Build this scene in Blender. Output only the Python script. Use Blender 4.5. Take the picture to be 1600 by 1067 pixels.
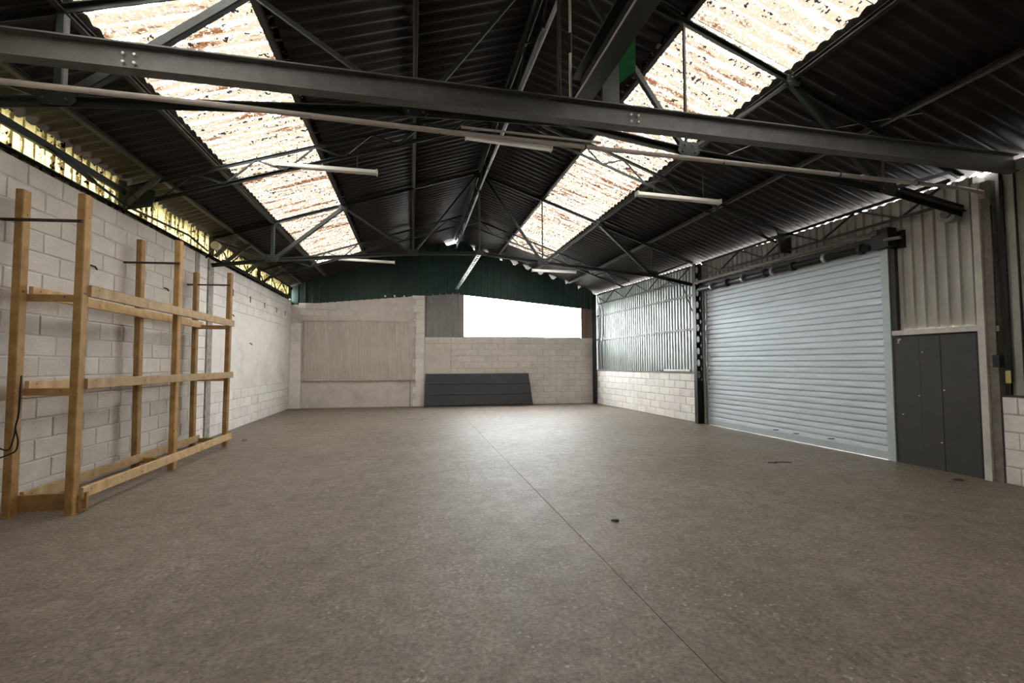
import bpy, math, random
from mathutils import Vector, Matrix
random.seed(7)
SC = bpy.context.scene
for o in list(bpy.data.objects):
    bpy.data.objects.remove(o)
COL = SC.collection

# ------------------------------------------------------------------ camera
cam_d = bpy.data.cameras.new('camera'); cam = bpy.data.objects.new('camera', cam_d); COL.objects.link(cam)
cam_d.sensor_width = 36.0; cam_d.lens = 720.1 / 1600 * 36; cam_d.clip_start = 0.05; cam_d.clip_end = 300
yaw, pit, rol = 0.21434, 0.047296, -0.00286
fw = Vector((math.sin(yaw) * math.cos(pit), math.cos(yaw) * math.cos(pit), math.sin(pit)))
rt = Vector((math.cos(yaw), -math.sin(yaw), 0)); up = rt.cross(fw)
rt2 = rt * math.cos(rol) + up * math.sin(rol); up2 = rt2.cross(fw)
cam.matrix_world = Matrix(((rt2.x, up2.x, -fw.x, 0), (rt2.y, up2.y, -fw.y, 0), (rt2.z, up2.z, -fw.z, 1.55), (0, 0, 0, 1)))
SC.camera = cam

# ------------------------------------------------------------------ sky (plain overcast daylight)
SKY = 9.5
W = bpy.data.worlds.new('overcast_sky'); SC.world = W; W.use_nodes = True
nt = W.node_tree; nt.nodes.clear()
wo = nt.nodes.new('ShaderNodeOutputWorld'); bg = nt.nodes.new('ShaderNodeBackground')
tc = nt.nodes.new('ShaderNodeTexCoord'); sx = nt.nodes.new('ShaderNodeSeparateXYZ')
cr = nt.nodes.new('ShaderNodeValToRGB')
nt.links.new(tc.outputs['Generated'], sx.inputs[0])
mr = nt.nodes.new('ShaderNodeMapRange'); mr.inputs['From Min'].default_value = -1; mr.inputs['From Max'].default_value = 1
nt.links.new(sx.outputs['Z'], mr.inputs['Value']); nt.links.new(mr.outputs[0], cr.inputs[0])
e = cr.color_ramp.elements
e[0].position = 0.0; e[0].color = (.16, .155, .15, 1); e[1].position = 1.0; e[1].color = (1, 1, 1, 1)
a = e.new(.495); a.color = (.2, .195, .19, 1); a = e.new(.505); a.color = (.97, .98, 1.0, 1)
nt.links.new(cr.outputs[0], bg.inputs[0]); bg.inputs[1].default_value = SKY
nt.links.new(bg.outputs[0], wo.inputs[0])

SC.view_settings.view_transform = 'Standard'; SC.view_settings.look = 'None'
SC.view_settings.exposure = 2.05; SC.view_settings.gamma = 1.0; SC.view_settings.use_curve_mapping = False
cy = SC.cycles
cy.max_bounces = 9; cy.diffuse_bounces = 6; cy.glossy_bounces = 4; cy.transmission_bounces = 6; cy.transparent_max_bounces = 12
cy.sample_clamp_indirect = 6.0; cy.use_denoising = True; cy.caustics_reflective = False; cy.caustics_refractive = False

# ------------------------------------------------------------------ materials
def mat(name, col, rough=.7, metal=0.0, var=.25, scale=6.0, dirt=None, dirt_amt=.4, bump=0.0, bscale=60.0, rnd=0.0, stretch=(1, 1, 1), spec=.4):
    m = bpy.data.materials.new(name); m.use_nodes = True; t = m.node_tree; N = t.nodes; L = t.links
    b = N['Principled BSDF']; b.inputs['Roughness'].default_value = rough; b.inputs['Metallic'].default_value = metal
    b.inputs['Specular IOR Level'].default_value = spec
    g = N.new('ShaderNodeNewGeometry'); mp = N.new('ShaderNodeMapping'); mp.inputs['Scale'].default_value = stretch
    L.new(g.outputs['Position'], mp.inputs['Vector'])
    n1 = N.new('ShaderNodeTexNoise'); n1.inputs['Scale'].default_value = scale; n1.inputs['Detail'].default_value = 6; n1.inputs['Roughness'].default_value = .65
    L.new(mp.outputs[0], n1.inputs['Vector'])
    rp = N.new('ShaderNodeValToRGB'); L.new(n1.outputs['Fac'], rp.inputs[0])
    lo = tuple(c * (1 - var) for c in col); hi = tuple(min(1, c * (1 + var)) for c in col)
    rp.color_ramp.elements[0].position = .3; rp.color_ramp.elements[0].color = lo + (1,)
    rp.color_ramp.elements[1].position = .7; rp.color_ramp.elements[1].color = hi + (1,)
    out = rp.outputs[0]
    if dirt:
        n2 = N.new('ShaderNodeTexNoise'); n2.inputs['Scale'].default_value = scale * .28; n2.inputs['Detail'].default_value = 9; n2.inputs['Roughness'].default_value = .7
        L.new(mp.outputs[0], n2.inputs['Vector'])
        r2 = N.new('ShaderNodeValToRGB'); L.new(n2.outputs['Fac'], r2.inputs[0])
        r2.color_ramp.elements[0].position = .5; r2.color_ramp.elements[0].color = (0, 0, 0, 1)
        r2.color_ramp.elements[1].position = .75; r2.color_ramp.elements[1].color = (dirt_amt,) * 3 + (1,)
        mx = N.new('ShaderNodeMix'); mx.data_type = 'RGBA'; L.new(r2.outputs[0], mx.inputs[0]); L.new(out, mx.inputs[6]); mx.inputs[7].default_value = tuple(dirt) + (1,)
        out = mx.outputs[2]
    if rnd:
        oi = N.new('ShaderNodeObjectInfo'); m2 = N.new('ShaderNodeMapRange'); m2.inputs['To Min'].default_value = 1 - rnd; m2.inputs['To Max'].default_value = 1.0
        L.new(oi.outputs['Random'], m2.inputs['Value'])
        hs = N.new('ShaderNodeHueSaturation'); L.new(m2.outputs[0], hs.inputs['Value']); L.new(out, hs.inputs['Color']); out = hs.outputs[0]
    L.new(out, b.inputs['Base Color'])
    if bump:
        n3 = N.new('ShaderNodeTexNoise'); n3.inputs['Scale'].default_value = bscale; n3.inputs['Detail'].default_value = 4
        L.new(mp.outputs[0], n3.inputs['Vector'])
        bp = N.new('ShaderNodeBump'); bp.inputs['Strength'].default_value = bump; bp.inputs['Distance'].default_value = .01
        L.new(n3.outputs['Fac'], bp.inputs['Height']); L.new(bp.outputs[0], b.inputs['Normal'])
    return m

def floor_mat():
    m = bpy.data.materials.new('worn_concrete'); m.use_nodes = True; t = m.node_tree; N = t.nodes; L = t.links
    b = N['Principled BSDF']; b.inputs['Specular IOR Level'].default_value = .5
    g = N.new('ShaderNodeNewGeometry')
    def noise(s, d=6, r=.65):
        n = N.new('ShaderNodeTexNoise'); n.inputs['Scale'].default_value = s; n.inputs['Detail'].default_value = d; n.inputs['Roughness'].default_value = r
        L.new(g.outputs['Position'], n.inputs['Vector']); return n.outputs['Fac']
    def ramp(v, p0, c0, p1, c1):
        r = N.new('ShaderNodeValToRGB'); L.new(v, r.inputs[0])
        r.color_ramp.elements[0].position = p0; r.color_ramp.elements[0].color = tuple(c0) + (1,)
        r.color_ramp.elements[1].position = p1; r.color_ramp.elements[1].color = tuple(c1) + (1,); return r.outputs[0]
    def mix(f, a, bb, mode='MIX'):
        x = N.new('ShaderNodeMix'); x.data_type = 'RGBA'; x.blend_type = mode
        if isinstance(f, float): x.inputs[0].default_value = f
        else: L.new(f, x.inputs[0])
        L.new(a, x.inputs[6])
        if isinstance(bb, tuple): x.inputs[7].default_value = bb + (1,)
        else: L.new(bb, x.inputs[7])
        return x.outputs[2]
    base = ramp(noise(.55, 8), .3, (.158, .124, .094), .7, (.232, .188, .148))
    fine = ramp(noise(30, 8, .8), .36, (.42, .41, .40), .64, (1.42, 1.42, 1.42))
    c = mix(1.0, base, fine, 'MULTIPLY')
    mid = ramp(noise(5.5, 7, .72), .34, (.76, .75, .74), .64, (1.17, 1.17, 1.17))
    c = mix(1.0, c, mid, 'MULTIPLY')
    # flaked screed: irregular light chips, in patches
    v = N.new('ShaderNodeTexVoronoi'); v.inputs['Scale'].default_value = 26; v.feature = 'F1'
    L.new(g.outputs['Position'], v.inputs['Vector'])
    cells = ramp(v.outputs['Color'], .55, (0, 0, 0), .58, (1, 1, 1))
    patch = ramp(noise(.9, 6, .7), .48, (0, 0, 0), .66, (.42, .42, .42))
    ch = N.new('ShaderNodeMath'); ch.operation = 'MULTIPLY'; L.new(cells, ch.inputs[0]); L.new(patch, ch.inputs[1])
    c = mix(ch.outputs[0], c, (.31, .275, .24))
    stain = ramp(noise(1.1, 9, .75), .58, (0, 0, 0), .74, (.45, .45, .45))
    c = mix(stain, c, (.085, .07, .058))
    specks = ramp(noise(70, 3), .64, (0, 0, 0), .68, (.85, .85, .85))
    c = mix(specks, c, (.05, .042, .035))
    w = N.new('ShaderNodeTexVoronoi'); w.inputs['Scale'].default_value = 62; L.new(g.outputs['Position'], w.inputs['Vector'])
    pale = ramp(w.outputs['Color'], .86, (0, 0, 0), .88, (1, 1, 1))
    pp = N.new('ShaderNodeMath'); pp.operation = 'MULTIPLY'; L.new(pale, pp.inputs[0]); L.new(ramp(noise(1.6, 6, .75), .45, (0, 0, 0), .6, (.8, .8, .8)), pp.inputs[1])
    c = mix(pp.outputs[0], c, (.42, .38, .34))
    L.new(c, b.inputs['Base Color'])
    L.new(ramp(noise(5, 6), .3, (.48, .48, .48), .7, (.66, .66, .66)), b.inputs['Roughness'])
    bp = N.new('ShaderNodeBump'); bp.inputs['Strength'].default_value = .75; bp.inputs['Distance'].default_value = .007
    L.new(noise(34, 7, .75), bp.inputs['Height']); L.new(bp.outputs[0], b.inputs['Normal'])
    return m

def sky_sheet_mat(name, base, tan, rust, seethrough, along, tan_lo=.45, rust_lo=.62, pitch=.177):
    """weathered translucent corrugated sheet: light comes through it from the sky"""
    m = bpy.data.materials.new(name); m.use_nodes = True; t = m.node_tree; N = t.nodes; L = t.links; N.clear()
    out = N.new('ShaderNodeOutputMaterial'); g = N.new('ShaderNodeNewGeometry')
    def noise(sc, s, d, r):
        mp = N.new('ShaderNodeMapping'); mp.inputs['Scale'].default_value = sc; L.new(g.outputs['Position'], mp.inputs['Vector'])
        n = N.new('ShaderNodeTexNoise'); n.inputs['Scale'].default_value = s; n.inputs['Detail'].default_value = d; n.inputs['Roughness'].default_value = r
        L.new(mp.outputs[0], n.inputs['Vector']); return n.outputs['Fac']
    def ramp(v, p0, p1, a=1.0):
        r = N.new('ShaderNodeValToRGB'); L.new(v, r.inputs[0]); r.color_ramp.elements[0].position = p0; r.color_ramp.elements[1].position = p1
        r.color_ramp.elements[1].color = (a, a, a, 1); return r.outputs[0]
    def mix(f, a, bb):
        x = N.new('ShaderNodeMix'); x.data_type = 'RGBA'; L.new(f, x.inputs[0])
        if isinstance(a, tuple): x.inputs[6].default_value = a + (1,)
        else: L.new(a, x.inputs[6])
        x.inputs[7].default_value = bb + (1,); return x.outputs[2]
    def math_(op, a, b):
        x = N.new('ShaderNodeMath'); x.operation = op
        for k, v in ((0, a), (1, b)):
            if isinstance(v, (int, float)): x.inputs[k].default_value = v
            else: L.new(v, x.inputs[k])
        return x.outputs[0]
    st = (.55, 3.2, .55) if along == 'X' else (3.0, 4.0, .5)
    sp = N.new('ShaderNodeSeparateXYZ'); L.new(g.outputs['Position'], sp.inputs[0])
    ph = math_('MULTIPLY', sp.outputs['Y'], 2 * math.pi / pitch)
    sn = math_('SINE', ph, 0.0); cs = math_('COSINE', ph, 0.0)      # place on the wave, for settled dirt and painted shadow lines
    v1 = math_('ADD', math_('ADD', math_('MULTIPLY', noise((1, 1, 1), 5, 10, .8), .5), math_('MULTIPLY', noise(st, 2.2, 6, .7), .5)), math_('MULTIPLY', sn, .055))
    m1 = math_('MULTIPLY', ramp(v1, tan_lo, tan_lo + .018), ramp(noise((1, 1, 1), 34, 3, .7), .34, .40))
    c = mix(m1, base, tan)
    c = mix(math_('MULTIPLY', ramp(math_('MULTIPLY', cs, -1), .86, .93), ramp(noise(st, 1.7, 4, .6), .36, .42)), c, tan)  # thin shadow line of each wave, painted in the tan colour
    v2 = math_('ADD', noise(st, 1.5, 9, .78), math_('MULTIPLY', sn, .05))
    c = mix(math_('MULTIPLY', ramp(v2, rust_lo, rust_lo + .05), ramp(noise((1, 1, 1), 26, 5, .7), .38, .46)), c, rust)
    v3 = math_('ADD', noise((1, 1, 1), 19, 4, .6), math_('MULTIPLY', cs, .07))
    mm = math_('MULTIPLY', ramp(v3, .625, .635), ramp(noise(st, 1.1, 3, .6), .43, .5))
    c = mix(mm, c, (.002, .0015, .0015))
    tr = N.new('ShaderNodeBsdfTranslucent'); L.new(c, tr.inputs['Color'])
    tp = N.new('ShaderNodeBsdfTransparent'); L.new(c, tp.inputs['Color'])
    df = N.new('ShaderNodeBsdfDiffuse'); L.new(c, df.inputs['Color'])
    a1 = N.new('ShaderNodeMixShader'); a1.inputs[0].default_value = seethrough; L.new(tr.outputs[0], a1.inputs[1]); L.new(tp.outputs[0], a1.inputs[2])
    a2 = N.new('ShaderNodeMixShader'); a2.inputs[0].default_value = .2; L.new(a1.outputs[0], a2.inputs[1]); L.new(df.outputs[0], a2.inputs[2])
    L.new(a2.outputs[0], out.inputs['Surface'])
    return m

def glass_mat():
    m = bpy.data.materials.new('clear_sheet'); m.use_nodes = True; t = m.node_tree; N = t.nodes; L = t.links; N.clear()
    out = N.new('ShaderNodeOutputMaterial'); tp = N.new('ShaderNodeBsdfTransparent'); tp.inputs[0].default_value = (.93, .95, .95, 1)
    gl = N.new('ShaderNodeBsdfGlossy'); gl.inputs['Roughness'].default_value = .1
    x = N.new('ShaderNodeMixShader'); x.inputs[0].default_value = .06
    L.new(tp.outputs[0], x.inputs[1]); L.new(gl.outputs[0], x.inputs[2]); L.new(x.outputs[0], out.inputs['Surface']); return m

def wood_mat(name, dark, light):
    m = bpy.data.materials.new(name); m.use_nodes = True; t = m.node_tree; N = t.nodes; L = t.links
    b = N['Principled BSDF']; b.inputs['Roughness'].default_value = .65; b.inputs['Specular IOR Level'].default_value = .3
    tc = N.new('ShaderNodeTexCoord'); mp = N.new('ShaderNodeMapping'); L.new(tc.outputs['Object'], mp.inputs['Vector'])
    oi = N.new('ShaderNodeObjectInfo')
    n = N.new('ShaderNodeTexNoise'); n.inputs['Scale'].default_value = 2.5; n.inputs['Detail'].default_value = 6; n.inputs['Roughness'].default_value = .6
    mp.inputs['Scale'].default_value = (3, 3, 3); L.new(mp.outputs[0], n.inputs['Vector'])
    r = N.new('ShaderNodeValToRGB'); L.new(n.outputs['Fac'], r.inputs[0])
    r.color_ramp.elements[0].position = .25; r.color_ramp.elements[0].color = dark + (1,)
    r.color_ramp.elements[1].position = .72; r.color_ramp.elements[1].color = light + (1,)
    k = N.new('ShaderNodeTexNoise'); k.inputs['Scale'].default_value = 14; L.new(tc.outputs['Object'], k.inputs['Vector'])
    kr = N.new('ShaderNodeValToRGB'); L.new(k.outputs['Fac'], kr.inputs[0]); kr.color_ramp.elements[0].position = .70; kr.color_ramp.elements[1].position = .76
    x = N.new('ShaderNodeMix'); x.data_type = 'RGBA'; L.new(kr.outputs[0], x.inputs[0]); L.new(r.outputs[0], x.inputs[6]); x.inputs[7].default_value = (.09, .045, .02, 1)
    m2 = N.new('ShaderNodeMapRange'); m2.inputs['To Min'].default_value = .75; m2.inputs['To Max'].default_value = 1.1; L.new(oi.outputs['Random'], m2.inputs['Value'])
    hs = N.new('ShaderNodeHueSaturation'); L.new(m2.outputs[0], hs.inputs['Value']); L.new(x.outputs[2], hs.inputs['Color'])
    L.new(hs.outputs[0], b.inputs['Base Color'])
    return m

M = dict(
    floor=floor_mat(), wood=wood_mat('pine_timber', (.29, .15, .045), (.52, .325, .125)), rail=wood_mat('pale_pine', (.40, .25, .105), (.66, .475, .26)), glass=glass_mat(),
    filler=mat('joint_filler', (.05, .045, .04), .9),
    yard=mat('yard_gravel', (.34, .33, .31), .9, var=.2, scale=3),
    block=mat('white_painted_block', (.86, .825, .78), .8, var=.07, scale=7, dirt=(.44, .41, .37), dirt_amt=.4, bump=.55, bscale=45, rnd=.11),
    blocknear=mat('dimmed_dirty_block', (.61, .57, .51), .8, var=.08, scale=5, dirt=(.33, .30, .26), dirt_amt=.5, bump=.55, bscale=45, rnd=.14),  # white block darkened for grime and for the dimmer light of the near bay
    mortar=mat('painted_mortar', (.50, .475, .445), .9, var=.14, scale=9, dirt=(.25, .23, .2), dirt_amt=.5, bump=.5),
    plaster=mat('painted_plaster', (.82, .78, .73), .8, var=.06, scale=4, dirt=(.42, .39, .35), dirt_amt=.5, bump=.35, bscale=30),
    plaster_dull=mat('dull_plaster', (.66, .605, .55), .85, var=.08, scale=4, dirt=(.36, .32, .28), dirt_amt=.5, bump=.35, bscale=30),
    blockdull=mat('dull_painted_block', (.70, .65, .60), .8, var=.08, scale=7, dirt=(.4, .36, .32), dirt_amt=.45, bump=.4, bscale=45, rnd=.1),
    concrete=mat('bare_concrete', (.36, .34, .31), .9, var=.35, scale=14, dirt=(.12, .1, .09), dirt_amt=.7, bump=.7),
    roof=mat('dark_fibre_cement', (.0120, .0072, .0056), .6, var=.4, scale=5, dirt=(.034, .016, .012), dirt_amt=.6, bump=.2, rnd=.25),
    ridge=mat('dark_ridge_piece', (.025, .022, .020), .9, var=.3),
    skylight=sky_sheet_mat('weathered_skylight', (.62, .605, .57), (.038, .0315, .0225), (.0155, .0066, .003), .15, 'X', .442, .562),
    clere=sky_sheet_mat('yellowed_sheet', (.46, .425, .28), (.15, .127, .072), (.022, .015, .009), .05, 'Z', .50, .62, .152),
    green=mat('dark_green_sheet', (.018, .050, .038), .6, var=.25, scale=3, dirt=(.03, .035, .03), dirt_amt=.6, rnd=.2),
    gsteel=mat('green_black_steel', (.010, .017, .013), .5, var=.35, scale=9, dirt=(.06, .04, .03), dirt_amt=.5, spec=.5),
    dsteel=mat('dark_steel', (.016, .017, .016), .5, var=.3, scale=9, spec=.5),
    beam=mat('grey_primed_beam', (.115, .112, .106), .55, var=.22, scale=7, dirt=(.05, .045, .04), dirt_amt=.6, spec=.5),
    brightgreen=mat('bright_green_paint', (.02, .16, .05), .6, var=.25, scale=8, dirt=(.02, .05, .025), dirt_amt=.7),
    purlin=mat('brown_steel_purlin', (.045, .038, .032), .6, var=.35, scale=9),
    pvc=mat('dusty_pvc', (.52, .47, .43), .6, var=.15, scale=6),
    white=mat('white_enamel', (.72, .70, .66), .5, var=.08, scale=8),
    zinc=mat('galvanised', (.52, .54, .54), .38, metal=.7, var=.15, scale=12),
    clad=mat('galvanised_cladding', (.48, .51, .495), .47, metal=.55, var=.14, scale=4, dirt=(.34, .34, .31), dirt_amt=.5, stretch=(1, 1, .3)),
    cladbeige=mat('beige_grey_cladding', (.46, .45, .41), .5, metal=.15, var=.12, scale=5, dirt=(.25, .23, .2), dirt_amt=.5, stretch=(1, 1, .3)),
    cladgrey=mat('grey_cladding', (.27, .26, .25), .6, var=.15, scale=5, dirt=(.17, .15, .14), dirt_amt=.5, stretch=(1, 1, .3)),
    cladrust=mat('rusty_cladding', (.25, .16, .12), .7, var=.3, scale=5, stretch=(1, 1, .3)),
    beigepanel=mat('beige_ribbed_panel', (.60, .545, .48), .65, var=.1, scale=5, dirt=(.34, .30, .26), dirt_amt=.5, stretch=(1, 1, .3)),
    navy=mat('slate_grey_sheet', (.028, .029, .036), .45, var=.2, scale=6, spec=.5),
    slat=mat('blue_grey_slat', (.70, .785, .85), .5, metal=.1, var=.10, scale=4, dirt=(.46, .51, .54), dirt_amt=.4, rnd=.05, stretch=(.6, .6, 6)),
    guide=mat('blue_grey_guide', (.5, .57, .59), .45, metal=.2, var=.08),
    darkpanel=mat('charcoal_panel', (.050, .047, .043), .6, var=.14, scale=4, dirt=(.05, .05, .05), dirt_amt=.5),
    greypost=mat('grey_flaking_post', (.24, .22, .20), .8, var=.25, scale=12),
    offwhite=mat('off_white_paint', (.62, .585, .53), .7, var=.1, scale=8, dirt=(.36, .32, .28), dirt_amt=.6),
    black=mat('black_rubber', (.012, .012, .012), .6, var=.2),
    rusty=mat('rusty_iron', (.05, .032, .026), .7, var=.4, scale=14),
    yellow=mat('yellow_sticker', (.55, .48, .16), .6, var=.1),
    rubble=mat('grey_rubble', (.28, .25, .22), .9, var=.3, scale=20, rnd=.3),
    stainwood=mat('stained_plank', (.34, .19, .07), .7, var=.3, scale=7, dirt=(.07, .035, .02), dirt_amt=.95),
)

# ------------------------------------------------------------------ mesh helpers
class MB:
    def __init__(s): s.v = []; s.f = []
    def add(s, v, f):
        n = len(s.v); s.v += [tuple(x) for x in v]; s.f += [tuple(i + n for i in q) for q in f]; return s
    def extrude(s, prof, p, q, upv=(0, 0, 1)):
        """closed profile [(a,b)] swept from p to q; a runs sideways, b along up"""
        p = Vector(p); q = Vector(q); d = (q - p).normalized(); u = Vector(upv)
        if abs(d.dot(u)) > .98: u = Vector((0, 1, 0))
        a = d.cross(u).normalized(); b = a.cross(d).normalized(); n = len(prof)
        vs = [p + a * x + b * y for x, y in prof] + [q + a * x + b * y for x, y in prof]
        fs = [(i, (i + 1) % n, n + (i + 1) % n, n + i) for i in range(n)]
        fs += [tuple(range(n - 1, -1, -1)), tuple(range(n, 2 * n))]
        return s.add(vs, fs)
    def box(s, c, size):
        x, y, z = (k / 2 for k in size)
        return s.extrude([(-x, -z), (x, -z), (x, z), (-x, z)], (c[0], c[1] - y, c[2]), (c[0], c[1] + y, c[2]))
    def bar(s, p, q, w, h, upv=(0, 0, 1)):
        c = min(w, h) * .12; w /= 2; h /= 2
        return s.extrude([(-w + c, -h), (w - c, -h), (w, -h + c), (w, h - c), (w - c, h), (-w + c, h), (-w, h - c), (-w, -h + c)], p, q, upv)
    def tube(s, pts, r, n=8):
        pts = [Vector(p) for p in pts]; m = len(pts); vs = []
        ref = Vector((0, 0, 1))
        for i, p in enumerate(pts):
            d = (pts[min(i + 1, m - 1)] - pts[max(i - 1, 0)]).normalized()
            if abs(d.dot(ref)) > .95: ref = Vector((1, 0, 0)) if abs(d.x) < .9 else Vector((0, 1, 0))
            a = d.cross(ref).normalized(); b = a.cross(d)
            vs += [p + (a * math.cos(2 * math.pi * k / n) + b * math.sin(2 * math.pi * k / n)) * r for k in range(n)]
        fs = []
        for i in range(m - 1):
            for k in range(n): fs.append((i * n + k, i * n + (k + 1) % n, (i + 1) * n + (k + 1) % n, (i + 1) * n + k))
        fs += [tuple(range(n - 1, -1, -1)), tuple(range((m - 1) * n, m * n))]
        return s.add(vs, fs)
    def poly(s, pts, off):
        """planar polygon given thickness by the offset vector"""
        off = Vector(off); n = len(pts); v = [Vector(p) for p in pts]; v2 = [p + off for p in v]
        fs = [tuple(range(n)), tuple(range(2 * n - 1, n - 1, -1))] + [((i + 1) % n, i, n + i, n + (i + 1) % n) for i in range(n)]
        return s.add(v + v2, fs)
    def mesh(s, name, m, off=(0, 0, 0), smooth=False):
        me = bpy.data.meshes.new(name)
        me.from_pydata([(x - off[0], y - off[1], z - off[2]) for x, y, z in s.v], [], s.f)
        import bmesh
        bm = bmesh.new(); bm.from_mesh(me); bmesh.ops.recalc_face_normals(bm, faces=bm.faces); bm.to_mesh(me); bm.free()
        me.materials.append(m)
        if smooth:
            for p in me.polygons: p.use_smooth = True
        return me
    def obj(s, name, m, parent=None, smooth=False, at=None):
        """one object; under a parent the mesh is expressed in the parent's own space"""
        wp = wpos(parent) if parent else Vector((0, 0, 0))
        base = Vector(at) if at is not None else (wp if parent else Vector((0, 0, 0)))
        o = bpy.data.objects.new(name, s.mesh(name, m, base, smooth)); COL.objects.link(o)
        o.location = base - wp
        if parent: o.parent = parent
        return o

def wpos(o):
    p = Vector(o.location)
    while o.parent: o = o.parent; p = p + o.location
    return p
def tag(o, label=None, cat=None, group=None, kind=None):
    if label: o['label'] = label
    if cat: o['category'] = cat
    if group: o['group'] = group
    if kind: o['kind'] = kind
    return o
def thing(name, label, cat, loc=(0, 0, 0), group=None):
    o = bpy.data.objects.new(name, None); COL.objects.link(o); o.location = loc; o.empty_display_size = .2
    return tag(o, label, cat, group)
def struct(name, loc=(0, 0, 0), label=None):
    o = bpy.data.objects.new(name, None); COL.objects.link(o); o.location = loc; o.empty_display_size = .2
    return tag(o, label, None, None, 'structure')
def put(name, me, parent, mw):
    o = bpy.data.objects.new(name, me); COL.objects.link(o); o.parent = parent
    o.matrix_local = Matrix.Translation(-wpos(parent)) @ mw
    return o

def I_prof(w, h, tf, tw):
    w /= 2; h /= 2; t = tw / 2
    return [(-w, -h), (w, -h), (w, -h + tf), (t, -h + tf), (t, h - tf), (w, h - tf), (w, h), (-w, h), (-w, h - tf), (-t, h - tf), (-t, -h + tf), (-w, -h + tf)]
def L_prof(w, h, t): return [(-w / 2, -h / 2), (-w / 2 + t, -h / 2), (-w / 2 + t, h / 2 - t), (w / 2, h / 2 - t), (w / 2, h / 2), (-w / 2, h / 2)]
def T_prof(w, h, t): return [(-t / 2, -h / 2), (t / 2, -h / 2), (t / 2, h / 2 - t), (w / 2, h / 2 - t), (w / 2, h / 2), (-w / 2, h / 2), (-w / 2, h / 2 - t), (-t / 2, h / 2 - t)]

class Seg:
    """a straight run of wall: s along it, t outward, z up"""
    def __init__(s, p, q, out):
        s.p = Vector((p[0], p[1], 0)); q = Vector((q[0], q[1], 0)); s.L = (q - s.p).length; s.d = (q - s.p) / s.L
        n = Vector((s.d.y, -s.d.x, 0)); s.n = n if n.dot(Vector(out + (0,))) > 0 else -n
        s.ang = math.atan2(s.d.y, s.d.x)
    def pt(s, a, t, z): return s.p + s.d * a + s.n * t + Vector((0, 0, z))
    def slab(s, mb, a0, a1, z0, z1, t0, t1):
        return mb.poly([s.pt(a0, t0, z0), s.pt(a1, t0, z0), s.pt(a1, t0, z1), s.pt(a0, t0, z1)], s.n * (t1 - t0))
    def sheet(s, a0, a1, zb, zt, t, pitch, depth, shape, thick=.004, phase=0.0):
        """vertical-ribbed sheet between zb(s) and zt(s)"""
        xs = set([a0, a1]); k = math.floor((a0 - phase) / pitch) - 1
        while phase + k * pitch < a1 + pitch:
            for fr, _h in shape:
                x = phase + (k + fr) * pitch
                if a0 < x < a1: xs.add(round(x, 5))
            k += 1
        xs = sorted(xs)
        def h(x):
            fr = ((x - phase) / pitch) % 1.0; pr = shape + [(1.0, shape[0][1])]
            for (f0, h0), (f1, h1) in zip(pr, pr[1:]):
                if f0 <= fr <= f1: return h0 + (h1 - h0) * ((fr - f0) / max(1e-9, f1 - f0))
            return shape[0][1]
        fz = lambda z, x: z(x) if callable(z) else z
        mb = MB(); v = []; n = len(xs)
        for off in (0, thick):
            for x in xs:
                tt = t - h(x) * depth + off
                v += [s.pt(x, tt, fz(zb, x)), s.pt(x, tt, fz(zt, x))]
        f = []
        for i in range(n - 1):
            f.append((2 * i, 2 * i + 2, 2 * i + 3, 2 * i + 1)); j = 2 * n + 2 * i; f.append((j + 1, j + 3, j + 2, j))
            f.append((2 * i + 1, 2 * i + 3, j + 3, j + 1)); f.append((2 * i + 2, 2 * i, j, j + 2))
        f.append((0, 1, 2 * n + 1, 2 * n)); k = 2 * n - 2; f.append((k + 1, k, 2 * n + k, 2 * n + k + 1))
        return mb.add(v, f)
TRAP = [(0, 0), (.45, 0), (.55, 1), (.9, 1)]
MINI = [(0, 0), (.72, 0), (.78, 1), (.94, 1)]
SINE = [(k / 8, .5 - .5 * math.cos(2 * math.pi * k / 8)) for k in range(8)]

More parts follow.
